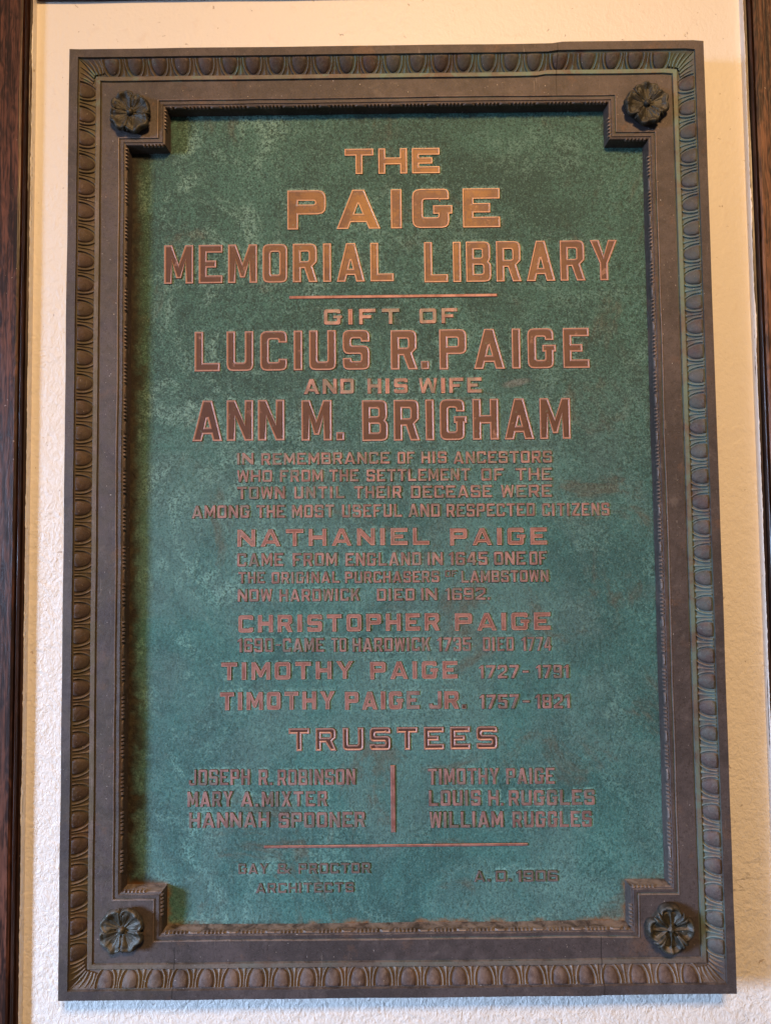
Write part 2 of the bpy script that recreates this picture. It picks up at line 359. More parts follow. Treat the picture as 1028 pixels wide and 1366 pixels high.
def build_frame():
    V = []; F = []; FM = []
    loops = []
    base = densify(rect(0), .012)
    def loop_from(d, y, amp):
        # dense rectangle at inset d following the same parametrisation
        sx = (HW-d)/HW; sz = (HH-d)/HH; st = len(V)
        for (x, z) in base:
            px, pz = x*sx, z*sz
            ox, oz = wob(px, pz, amp, 11, 1), wob(px, pz, amp, 11, 5)
            # casting joints: each side was cast in pieces that meet with a small step
            if z > HH-.001 and abs(x) < HW-.001: oz += (.0011 if x > .205 else (0 if x > .20 else -.0006 + .0016*abs(x)/HW*0))
            if z < -HH+.001 and x > .232: oz += .0008
            V.append((px+ox, y, pz+oz))
        return st
    n = len(base)
    prof = [(0, 0, 0, 0), (0, -.0385, .0003, 0), (.0008, -.0400, .0003, 0), (.0110, -.0402, .0002, 0), (.0115, -.0375, .0002, 1), (.0122, -.0375, .0002, 1),
            (.0170, -.0345, .0002, 1), (.0230, -.0312, .0002, 1), (.0285, -.0285, .0002, 1), (.0292, -.0302, .0002, 4), (.0300, -.0310, .0002, 4), (.0345, -.0308, .0002, 4), (.0355, -.0285, .0002, 1), (.0362, -.0285, .0002, 1), (.0368, YF, .0002, 0)]
    st = [loop_from(d, y, a) for (d, y, a, m) in prof]
    for q in range(len(st)-1):
        for i in range(n):
            j = (i+1) % n; F.append((st[q]+i, st[q]+j, st[q+1]+j, st[q+1]+i)); FM.append(prof[q+1][3])
    # notched inner edge: fine groove, raised lip, then the sloping side down to the panel
    nb = densify(notched(0), .01); m = len(nb)
    nprof = [(-.0098, YF, 0), (-.0092, YF-.0006, 3), (-.0085, YF-.0004, 3), (-.0080, YF, 0), (-.0076, YF+.0011, 1), (-.0070, YF+.0011, 1), (-.0064, YF-.0003, 0), (-.0030, YF-.0005, 0), (-.0024, YF+.0006, 0), (-.0008, YF+.0010, 0), (0, YF+.0022, 2), (.0018, YP+.001, 2)]
    ns = []
    for (d, y, mm) in nprof:
        ns.append(len(V))
        for (x, z) in offset(nb, d):
            V.append((x+wob(x, z, .00035, 17, 2), y, z+wob(x, z, .00035, 17, 4)))
    for q in range(len(ns)-1):
        for i in range(m):
            j = (i+1) % m; F.append((ns[q]+i, ns[q]+j, ns[q+1]+j, ns[q+1]+i)); FM.append(nprof[q+1][2])
    # flat between
    A = [Vector((V[st[-1]+i][0], V[st[-1]+i][2], 0)) for i in range(n)]
    B = [Vector((V[ns[0]+i][0], V[ns[0]+i][2], 0)) for i in range(m)]
    idx = [st[-1]+i for i in range(n)]+[ns[0]+i for i in range(m)]
    for t in geometry.tessellate_polygon([A, B]):
        a, b, c = (idx[k] for k in t)
        va, vb, vc = V[a], V[b], V[c]
        cr = (vb[0]-va[0])*(vc[2]-va[2])-(vb[2]-va[2])*(vc[0]-va[0])
        F.append((a, b, c) if cr > 0 else (a, c, b)); FM.append(0)
    return mesh_obj('frame', V, F, [M['frame'], M['band'], M['inner'], M['bead'], M['shell']], PLQ, FM)
FRAME = build_frame()

# ---- egg and dart
def egg_mesh(seed):
    rnd = random.Random(seed); a, b, c0 = .0089, .0152, .0040
    V = []; F = []; nu, nv = 18, 12
    for j in range(nv+1):
        v = j/nv
        for i in range(nu):
            th = 2*math.pi*i/nu; r = v
            x = a*r*math.cos(th); t = c0+b*r*math.sin(th)
            if t < .0004: t = .0004
            h = .0029*(max(0, 1-r*r))**.62+.0001-.0004*max(0, (t-.014)/.008)
            h += .0003*noise.noise(Vector((x*300, t*300, seed)))
            if r > .99: h = -.001
            V.append((x, t, h))
    for j in range(nv):
        for i in range(nu):
            k = (i+1) % nu; F.append((j*nu+i, (j+1)*nu+i, (j+1)*nu+k, j*nu+k))
    return V, F
def tube(path, radii, flat=1., seg=6):
    """half-round ridge along path of (x, t) points lying on the band"""
    V = []; F = []; n = len(path)
    for i, (x, t) in enumerate(path):
        p0 = path[max(0, i-1)]; p1 = path[min(n-1, i+1)]
        d = (p1[0]-p0[0], p1[1]-p0[1]); l = math.hypot(*d) or 1; nx, ny = -d[1]/l, d[0]/l; r, h = radii[i]
        for k in range(seg+1):
            a = math.pi*k/seg
            V.append((x+nx*r*math.cos(a), max(.0003, t+ny*r*math.cos(a)), h*math.sin(a)-.0006))
    for i in range(n-1):
        for k in range(seg):
            q = i*(seg+1)+k; F.append((q, q+1, q+seg+2, q+seg+1))
    return V, F
def shell_mesh(seed):
    path = []; rr = []
    for i in range(23):
        th = math.pi*(-.075+1.15*i/22)
        x = .01125*math.cos(th); t = .0040+.01790*math.sin(th)
        x += .0002*noise.noise(Vector((i*.4, seed, 0))); path.append((x, t))
        tip = math.sin(th)
        r = .00125-.00015*max(0, tip); rr.append((r, .0030-.0008*max(0, tip)+.0003*noise.noise(Vector((i*.5, seed, 4)))))
    return tube(path, rr)
def dart_mesh():
    path = [(0, t) for t in (.0004, .004, .009, .014, .018, .021, .0225)]
    rr = [(.0008, .0021), (.0008, .0021), (.0008, .0020), (.0011, .0019), (.0026, .0019), (.0020, .0014), (.0002, .0005)]
    return tube(path, rr)
# band frames: origin at the outer groove, X along the side, Y inward down the slope, Z off the surface
SL = math.atan2(.0090, .0163); BAND0 = .0122; YB = -.0375
def band_matrix(side, s, jx=0, rot=0, sc=1):
    c, sn = math.cos(SL), math.sin(SL)
    if side == 'top':    X, I, o = Vector((1, 0, 0)), Vector((0, 0, -1)), Vector((s, YB, HH-BAND0))
    if side == 'bottom': X, I, o = Vector((-1, 0, 0)), Vector((0, 0, 1)), Vector((s, YB, -HH+BAND0))
    if side == 'left':   X, I, o = Vector((0, 0, 1)), Vector((1, 0, 0)), Vector((-HW+BAND0, YB, s))
    if side == 'right':  X, I, o = Vector((0, 0, -1)), Vector((-1, 0, 0)), Vector((HW-BAND0, YB, s))
    Y = I*c+Vector((0, sn, 0)); Z = X.cross(Y)
    if Z.y > 0: X = -X; Z = X.cross(Y)
    m = Matrix((X, Y, Z)).transposed().to_4x4(); m.translation = o
    return m @ Matrix.Diagonal((sc, sc if sc < 1 else 1, 1, 1))
EGG = [mesh_obj('egg', *egg_mesh(k), M['egg'], FRAME, smooth=True) for k in range(4)]
SHL = [mesh_obj('egg_shell', *shell_mesh(k), M['shell'], FRAME, smooth=True) for k in range(4)]
DRT = mesh_obj('dart', *dart_mesh(), M['shell'], FRAME, smooth=True)
usedE = [False]*4; usedS = [False]*4; usedD = [False]
def place(protos, used, k, name, mat):
    if not used[k]:
        used[k] = True; protos[k].matrix_local = mat; return protos[k]
    return inst(protos[k], name, FRAME, mat)
def lin(a, b, n): return [a+(b-a)*i/(n-1) for i in range(n)]
rows = {'top': lin(-.3300, .1780, 19)[:-1]+[.1775, .2080, .2420, .2710, .2990, .3290],
        'bottom': lin(-.3290, .2410, 21)+[.2720, .3020, .3300],
        'left': lin(-.5030, .5030, 35), 'right': lin(-.5030, .5030, 35)}
for side, pos in rows.items():
    for i, s in enumerate(pos):
        js = s+random.uniform(-.0005, .0005); sc = 1+random.uniform(-.03, .03)
        pitch = min([abs(s-q) for q in pos if q != s]); sc *= min(1.0, pitch/.0288)
        k = random.randrange(4); m = band_matrix(side, js, sc=sc)
        place(EGG, usedE, k, 'egg', m); place(SHL, usedS, random.randrange(4), 'egg_shell', m) if False else place(SHL, usedS, k, 'egg_shell', m)
        if i < len(pos)-1:
            place([DRT], usedD, 0, 'dart', band_matrix(side, (s+pos[i+1])/2))

def corner_leaf(cx, cz):
    sx = 1 if cx > 0 else -1; sz = 1 if cz > 0 else -1
    V = []; F = []
    def rib(p0, p1, r0, r1, h):
        st = len(V); n = 7; seg = 5
        for i in range(n+1):
            u = i/n; d = p0[0]+(p1[0]-p0[0])*u; e = p0[1]+(p1[1]-p0[1])*u     # distances inward from the two outer edges
            bend = .0012*math.sin(math.pi*u)
            r = (r0+(r1-r0)*u)*math.sin(math.pi*min(1, .25+.75*u))**.5 if u < 1 else .0002
            q = min(d, e)-BAND0; base = YB+max(0, min(q, .0163))*.55
            dx, dz = p1[0]-p0[0], p1[1]-p0[1]; l = math.hypot(dx, dz); nx, nz = -dz/l, dx/l
            for k in range(seg+1):
                a = math.pi*k/seg
                D = d+nx*(r*math.cos(a)+bend); E = e+nz*(r*math.cos(a)+bend)
                V.append((sx*(HW-D), base+.0008-h*math.sin(a)*(1-.4*u), sz*(HH-E)))
        for i in range(n):
            for k in range(seg):
                q = st+i*(seg+1)+k; f = (q, q+1, q+seg+2, q+seg+1); F.append(f if sx*sz > 0 else f[::-1])
    rib((.0285, .0285), (.0125, .0125), .0022, .0008, .0040)
    for k, (a, b) in enumerate([((.0275, .031), (.0130, .0215)), ((.0270, .035), (.0130, .0285)), ((.0262, .0385), (.0130, .0345))]):
        rib(a, b, .0019, .0014, .0034-.0003*k); rib(a[::-1], b[::-1], .0019, .0014, .0034-.0003*k)
    mesh_obj('corner_leaf', V, F, M['shell'], FRAME, smooth=True)
for sx in (-1, 1):
    for sz in (-1, 1): corner_leaf(sx*HW, sz*HH)

# ---- little reeded groups along the inner lip (too small to pick apart: one part)
def bead_trim():
    V = []; F = []
    pts = notched(-.0002); n = len(pts)
    def box(c, d, nn, half, w, y0, y1):
        st = len(V)
        for (u, v, y) in ((-half, -w, y0+.0015), (half, -w, y0+.0015), (half, w, y0+.003), (-half, w, y0+.003), (-half*.55, -w*.6, y1), (half*.55, -w*.6, y1), (half*.55, w*.55, y1+.0008), (-half*.55, w*.55, y1+.0008)):
            V.append((c[0]+d[0]*u+nn[0]*v, y, c[1]+d[1]*u+nn[1]*v))
        for f in ((4, 5, 6, 7), (0, 1, 5, 4), (1, 2, 6, 5), (2, 3, 7, 6), (3, 0, 4, 7)): F.append(tuple(st+q for q in f))
    for i in range(n):
        a, b = pts[i], pts[(i+1) % n]; L = math.dist(a, b); d = ((b[0]-a[0])/L, (b[1]-a[1])/L); nn = (-d[1], d[0])
        s = .004; k = 0
        while s < L-.003:
            if k < 6:
                h = random.uniform(.6, 1.0)
                box((a[0]+d[0]*s, a[1]+d[1]*s), d, nn, random.uniform(.0011, .0016), .0017, YF, YF-.0009*h); s += .0044; k += 1
            else:
                if L-s > .02: box((a[0]+d[0]*(s+.0065), a[1]+d[1]*(s+.0065)), d, nn, .0068, .0009, YF, YF-.0004)
                s += .0172; k = 0
    o = mesh_obj('reeded_edge', V, F, M['bead'], FRAME); o['kind'] = 'stuff'
bead_trim()

# ---- rosettes
def rosette(cx, cz, R0, rot, style, label=None):
    t = bpy.data.objects.new('rosette', None)
    # dished core that carries the petals
    V = []; F = []; nu = 40; rings = [(0, .0), (.30, .0), (.62, .0), (.80, .0), (.80, 0)]
    hs = [.0070, .0070, .0085, .0060, -.001]
    for (r, _), h in zip(rings, hs):
        for i in range(nu):
            th = 2*math.pi*i/nu; rr = R0*r*(1+.05*math.cos(4*(th-rot)))
            V.append((rr*math.cos(th), -h, rr*math.sin(th)))
    for j in range(len(rings)-1):
        for i in range(nu):
            k = (i+1) % nu; F.append((j*nu+i, j*nu+k, (j+1)*nu+k, (j+1)*nu+i))
    core = mesh_obj('rosette', V, F, M['rosette'], PLQ, smooth=False)
    core.location = (cx, YF, cz)
    if label: core['label'] = label
    npet = style['n']; half = math.pi/npet*(.86 if style['roll'] else 1.08)
    for p in range(npet):
        th0 = rot+2*math.pi*p/npet; V = []; F = []; A, B = 22, 16
        sc = style.get('var', [1]*npet)[p]
        for j in range(B+1):
            v = j/B
            for i in range(A+1):
                u = -1+2*i/A
                edge = (1-abs(u)**3.2*.34)*(1-style['dip']*math.exp(-(u/.20)**2))+style['ruf']*math.cos(u*9+p)*v
                r = R0*sc*(.13+.87*v*edge)
                th = th0+u*half*(.80+.20*v)
                if style['roll']:
                    # side lobes curl into scrolls, tip folds over as a lip, a rib runs down the middle
                    z = .0088+.0024*math.exp(-(u/.09)**2)*(1-v)**.3 - .0018*math.exp(-((abs(u)-.42)/.24)**2)*math.sin(math.pi*min(1, v*1.1))
                    z += .0044*math.exp(-((v-.84)/.12)**2)*(.7+.3*math.cos(u*3))+.0026*math.exp(-((abs(u)-.9)/.16)**2)*v
                else:
                    z = .0072+.0046*v+.0062*v*abs(u)**1.6+.0012*math.exp(-(u/.10)**2)*(1-v*.6)-.0022*math.sin(math.pi*v)*math.exp(-(u/.6)**2)
                    z += .0008*math.cos(u*12+p*.9)*v+.0006*math.cos(u*25+p)*math.sin(math.pi*v)-.0040*math.exp(-((abs(u)-1.0)/.10)**2)
                    z += .0026*math.exp(-((v-.82)/.13)**2)*math.cos(u*4.2+.6*math.sin(p*2.1))
                z -= .0060*max(0, (v-.88)/.12)**2
                z += .0006*noise.noise(Vector((r*180, th*3, p)))
                V.append((r*math.cos(th), -z, r*math.sin(th)))
        # underside skirt turning back to the core
        n = A+1; st = len(V)
        for i in range(n):
            x, y, z = V[B*n+i]; V.append((x*.90, -.0030, z*.90))
        for i in range(n):
            x, y, z = V[B*n+i]; V.append((x*.74, .0005, z*.74))
        for j in range(B+2):
            for i in range(A):
                a = j*n+i; F.append((a, a+1, a+n+1, a+n))
        sn = len(V)
        mesh_obj('petal', V, F, M['rosette'], core, smooth=True)
        # paired sepals in the gap between petals
        V = []; F = []; tg = th0+math.pi/npet
        for off in style['sep']:
            st = len(V); m = 9; seg = 6
            for i in range(m+1):
                u = i/m; r = R0*(.30+(.56 if style['roll'] else .62)*u); th = tg+off*(.35+.65*u)+.05*math.sin(u*3+p); w = R0*(.085 if style['roll'] else .062)*math.sin(math.pi*(.18+.70*u))**.7
                for k in range(seg+1):
                    a = math.pi*k/seg
                    x = r*math.cos(th)-math.sin(th)*w*math.cos(a); z = r*math.sin(th)+math.cos(th)*w*math.cos(a)
                    V.append((x, -((.0090 if style['roll'] else .0065)+.0055*u-.0045*max(0, u-.75)*4*u+w*1.5*math.sin(a)), z))
            for i in range(m):
                for k in range(seg):
                    q = st+i*(seg+1)+k; F.append((q, q+1, q+seg+2, q+seg+1))
        mesh_obj('sepal', V, F, M['rosette'], core, smooth=True)
    # boss
    V = []; F = []; nu = 4 if style['roll'] else 14; rb = R0*.15
    for (r, h) in ((.0, .0125), (.45, .0122), (.8, .0112), (1.0, .0095), (1.05, .0060)):
        for i in range(nu):
            th = 2*math.pi*i/nu; V.append((rb*r*math.cos(th), -h, rb*r*math.sin(th)))
    for j in range(4):
        for i in range(nu):
            k = (i+1) % nu; F.append((j*nu+i, j*nu+k, (j+1)*nu+k, (j+1)*nu+i))
    mesh_obj('centre_boss', V, F, M['rosette'], core, smooth=not style['roll'])
soft = dict(n=4, dip=.05, ruf=.03, roll=False, sep=(-.13, .13))
rosette(-.3065, .4745, .0262, R(33), dict(soft, var=[.97, 1.05, 1.0, 1.03]), 'ruffled four petal rosette in the top left corner, tilted and rust stained')
rosette(.3105, .4775, .0266, R(92), dict(soft, ruf=.045, dip=.02, var=[.98, 1.03, 1.0, 1.0]), 'ruffled rosette in the top right corner with upright petal')
rosette(-.3095, -.4770, .0268, R(45), dict(soft, ruf=.03, sep=(-.12, .12), var=[1.02, .98, 1.04, 1.0]), 'ruffled rosette in the bottom left corner with diagonal petals')
rosette(.3085, -.4820, .0282, R(90), dict(n=4, dip=.0, ruf=.0, roll=True, sep=(-.13, .13)), 'square centred rosette in the bottom right corner with curled petal tips')

# ---------------------------------------------------------------- lettering
def fil(pts):
    """pts: (x, y) or (x, y, r) -> polygon with rounded corners"""
    out = []; n = len(pts)
    for i in range(n):
        p = pts[i]
        if len(p) == 2 or p[2] <= 0: out.append((p[0], p[1])); continue
        a, b = pts[i-1], pts[(i+1) % n]; r = p[2]
        va = Vector((a[0]-p[0], a[1]-p[1])); vb = Vector((b[0]-p[0], b[1]-p[1])); la, lb = va.length, vb.length
        r = min(r, la*.5, lb*.5); va /= la; vb /= lb
        s0 = Vector(p[:2])+va*r; s1 = Vector(p[:2])+vb*r; c = Vector(p[:2])
        for k in range(4):
            u = k/3; q = s0*(1-u)**2+c*2*u*(1-u)*1.0+s1*u*u; out.append((q.x, q.y))
    return out
def glyph(ch, w, h, s):
    """outer loop anticlockwise, holes clockwise, in metres"""
    Rr = s*.75; r = s*.22; m = h/2; a = max(s*1.02, min(h*.32, m-s*.95))
    if ch == 'I': return [[(0, 0), (s, 0), (s, h), (0, h)]]
    if ch == '.': return [[(0, 0), (s*.95, 0), (s*.95, s*.95), (0, s*.95)]]
    if ch == '-': return [[(0, m-s*.45), (w, m-s*.45), (w, m+s*.45), (0, m+s*.45)]]
    if ch == 'L': return [[(0, 0), (w, 0), (w, s), (s, s), (s, h), (0, h)]]
    if ch == 'T': return [[(w/2-s/2, 0), (w/2+s/2, 0), (w/2+s/2, h-s), (w, h-s), (w, h), (0, h), (0, h-s), (w/2-s/2, h-s)]]
    if ch == 'H': return [[(0, 0), (s, 0), (s, m-s/2), (w-s, m-s/2), (w-s, 0), (w, 0), (w, h), (w-s, h), (w-s, m+s/2), (s, m+s/2), (s, h), (0, h)]]
    if ch == 'E': return [[(0, 0), (w, 0), (w, s), (s, s), (s, m-s*.45), (w*.74, m-s*.45), (w*.74, m+s*.45), (s, m+s*.45), (s, h-s), (w, h-s), (w, h), (0, h)]]
    if ch == 'F': return [[(0, 0), (s, 0), (s, m-s*.5), (w*.74, m-s*.5), (w*.74, m+s*.4), (s, m+s*.4), (s, h-s), (w, h-s), (w, h), (0, h)]]
    if ch in 'O0': return [fil([(0, 0, Rr), (w, 0, Rr), (w, h, Rr), (0, h, Rr)]), fil([(s, s, r), (s, h-s, r), (w-s, h-s, r), (w-s, s, r)])]
    if ch == 'D': return [fil([(0, 0), (w, 0, Rr), (w, h, Rr), (0, h)]), fil([(s, s), (s, h-s), (w-s, h-s, r), (w-s, s, r)])]
    if ch == 'C': return [fil([(0, 0, Rr), (w, 0, Rr), (w, a), (w-s, a), (w-s, s, r), (s, s, r), (s, h-s, r), (w-s, h-s, r), (w-s, h-a), (w, h-a), (w, h, Rr), (0, h, Rr)])]
    if ch == 'G':
        q = w*.92; g1 = min(h*.42+s*.85, h-a-s*.55); g0 = g1-s*.8
        return [fil([(0, 0, Rr), (q, 0, Rr), (q, g0), (w, g0), (w, g1), (w*.52, g1), (w*.52, g0), (q-s, g0), (q-s, s, r), (s, s, r), (s, h-s, r), (q-s, h-s, r), (q-s, h-a), (q, h-a), (q, h, Rr), (0, h, Rr)])]
    if ch == 'U': return [fil([(0, h), (0, 0, Rr), (w, 0, Rr), (w, h), (w-s, h), (w-s, s, r), (s, s, r), (s, h)])]
    if ch == 'J': return [fil([(0, a), (0, 0, Rr), (w, 0, Rr), (w, h), (w-s, h), (w-s, s, r), (s, s, r), (s, a)])]
    if ch == 'S': return [fil([(0, 0, Rr), (w, 0, Rr), (w, m+s/2, Rr), (s, m+s/2, r), (s, h-s, r), (w-s, h-s, r), (w-s, h-a), (w, h-a), (w, h, Rr), (0, h, Rr), (0, m-s/2, Rr), (w-s, m-s/2, r), (w-s, s, r), (s, s, r), (s, a), (0, a)])]
    if ch == 'P':
        p = h*.38; return [fil([(0, 0), (s, 0), (s, p), (w, p, Rr), (w, h, Rr), (0, h)]), fil([(s, p+s*.95), (s, h-s), (w-s, h-s, r), (w-s, p+s*.95, r)])]
    if ch == 'R':
        p = h*.36; return [fil([(0, 0), (s, 0), (s, p), (w*.46, p), (w-s*1.08, 0), (w, 0), (w*.80, p+s*.25), (w*.97, p+s*.8), (w*.97, h, Rr), (0, h)]), fil([(s, p+s*.9), (s, h-s), (w*.97-s, h-s, r), (w*.97-s, p+s*.9, r)])]
    if ch == 'B':
        k = s*.35; return [fil([(0, 0), (w, 0, Rr), (w, m-k, s*.3), (w-k*.9, m), (w*.97, m+k, s*.3), (w*.97, h, Rr), (0, h)]), fil([(s, s), (s, m-s*.4), (w-s, m-s*.4, r), (w-s, s, r)]), fil([(s, m+s*.5), (s, h-s), (w*.96-s, h-s, r), (w*.96-s, m+s*.5, r)])]
    if ch == '8': return [fil([(0, 0, Rr), (w, 0, Rr), (w, m-s*.4, s*.3), (w-s*.3, m), (w, m+s*.4, s*.3), (w, h, Rr), (0, h, Rr), (0, m+s*.4, s*.3), (s*.3, m), (0, m-s*.4, s*.3)]), fil([(s, s), (s, m-s*.4), (w-s, m-s*.4, r), (w-s, s, r)]), fil([(s, m+s*.4), (s, h-s), (w-s, h-s, r), (w-s, m+s*.4, r)])]
    if ch == 'A':
        t = s*.55; sx = s*1.08; k = (w/2-t)/h; c0 = h*.17; c1 = c0+s*.8; yt = (w/2-sx)/k
        o = [(0, 0), (sx, 0), (k*c0+sx, c0), (w-k*c0-sx, c0), (w-sx, 0), (w, 0), (w/2+t, h), (w/2-t, h)]
        yt = min(yt, h-s*.7)
        hw = max(w/2-(k*yt+sx), .0001)
        return [o, [(k*c1+sx, c1), (w/2-hw, yt), (w/2+hw, yt), (w-k*c1-sx, c1)]] if k*c1+sx < w/2-.0003 else [o]
    if ch == 'N': return [[(0, 0), (s, 0), (s, h*.60), (w-s*1.02, 0), (w, 0), (w, h), (w-s, h), (w-s, h*.40), (s*1.02, h), (0, h)]]
    if ch == 'M': return [[(0, 0), (s*.95, 0), (s*.95, h*.62), (w/2-s*.3, h*.14), (w/2+s*.3, h*.14), (w-s*.95, h*.62), (w-s*.95, 0), (w, 0), (w, h), (w-s, h), (w/2, h*.50), (s, h), (0, h)]]
    if ch == 'W':
        k = s*.9; return [[(w*.14, 0), (w*.14+k, 0), (w/2, h*.62), (w*.86-k, 0), (w*.86, 0), (w, h), (w-k, h), (w*.80, h*.36), (w/2+s*.35, h), (w/2-s*.35, h), (w*.20, h*.36), (k, h), (0, h)]]
    if ch == 'Y': return [[(w/2-s/2, 0), (w/2+s/2, 0), (w/2+s/2, h*.42), (w, h), (w-s*1.12, h), (w/2, h*.60), (s*1.12, h), (0, h), (w/2-s/2, h*.42)]]
    if ch == 'K': return [[(0, 0), (s, 0), (s, h*.30), (w*.48, h*.48), (w-s*1.15, 0), (w, 0), (w*.70, h*.60), (w, h), (w-s*1.15, h), (s, h*.55), (s, h), (0, h)]]
    if ch == 'X': return [[(0, 0), (s*1.1, 0), (w/2, h*.36), (w-s*1.1, 0), (w, 0), (w/2+s*.6, m), (w, h), (w-s*1.1, h), (w/2, h*.64), (s*1.1, h), (0, h), (w/2-s*.6, m)]]
    if ch == 'Z': return [[(0, 0), (w, 0), (w, s), (s*1.3, s), (w, h-s), (w, h), (0, h), (0, h-s), (w-s*1.3, h-s), (0, s)]]
    if ch == '1': return [[(w-s, 0), (w, 0), (w, h), (w-s*.8, h), (0, h*.84), (0, h*.72), (w-s, h*.80)]]
    if ch == '2': return [fil([(0, 0), (w, 0), (w, s), (s*1.3, s), (w, h*.54), (w, h, Rr), (0, h, Rr), (0, h-a), (s, h-a), (s, h-s, r), (w-s, h-s, r), (w-s, h*.58), (0, s*1.1)])]
    if ch == '3': return [fil([(0, 0, Rr), (w, 0, Rr), (w, h, Rr), (0, h, Rr), (0, h-a*.9), (s, h-a*.9), (s, h-s, r), (w-s, h-s, r), (w-s, m+s*.5), (w*.36, m+s*.5), (w*.36, m-s*.5), (w-s, m-s*.5), (w-s, s, r), (s, s, r), (s, a*.9), (0, a*.9)])]
    if ch == '4':
        c = h*.2; x0 = w*.60; return [[(x0, 0), (x0+s, 0), (x0+s, c), (w, c), (w, c+s), (x0+s, c+s), (x0+s, h), (w*.48, h), (0, c+s), (0, c), (x0, c)], [(s*1.2, c+s), (x0, h*.76), (x0, c+s)]]
    if ch == '5': return [fil([(0, 0, Rr), (w, 0, Rr), (w, h*.63, Rr), (s, h*.63), (s, h-s), (w, h-s), (w, h), (0, h), (0, h*.63-s), (w-s, h*.63-s, r), (w-s, s, r), (s, s, r), (s, a*.9), (0, a*.9)])]
    if ch in '69':
        L = [fil([(0, 0, Rr), (w, 0, Rr), (w, m+s*.5, Rr), (s, m+s*.5), (s, h-s, r), (w-s, h-s, r), (w-s, h-a*.85), (w, h-a*.85), (w, h, Rr), (0, h, Rr)]), fil([(s, s, r), (s, m-s*.5, r), (w-s, m-s*.5, r), (w-s, s, r)])]
        return L if ch == '6' else [[(w-x, h-y) for (x, y) in l] for l in L]
    if ch == '7': return [[(w*.16, 0), (w*.16+s*1.1, 0), (w, h-s*.8), (w, h), (0, h), (0, h-s), (w-s*1.25, h-s)]]
    if ch == '&': return [fil([(0, 0, Rr), (w*.60, 0), (w*.70, h*.09), (w*.80, 0), (w, 0), (w*.82, h*.22), (w, h*.46), (w*.82, h*.46), (w*.72, h*.34), (w*.58, h*.52), (w*.66, h*.62), (w*.66, h, Rr), (w*.05, h, Rr), (w*.05, h*.60), (w*.13, h*.50), (0, h*.42)]), [(w*.17, h*.17), (w*.17, h*.38), (w*.34, h*.44), (w*.58, h*.20), (w*.55, h*.17)], [(w*.22, h*.62), (w*.22, h*.83), (w*.48, h*.83), (w*.48, h*.64), (w*.36, h*.57)]]
    raise ValueError(ch)
REL = {'I': 0, '.': 0, '1': 0, 'M': 1.18, 'W': 1.22, 'A': 1.14, 'N': 1.02, 'Y': 1.08, 'G': 1.04, 'L': .94, 'F': .94, 'E': .96, 'J': .85, '-': 0, '&': 1.0}
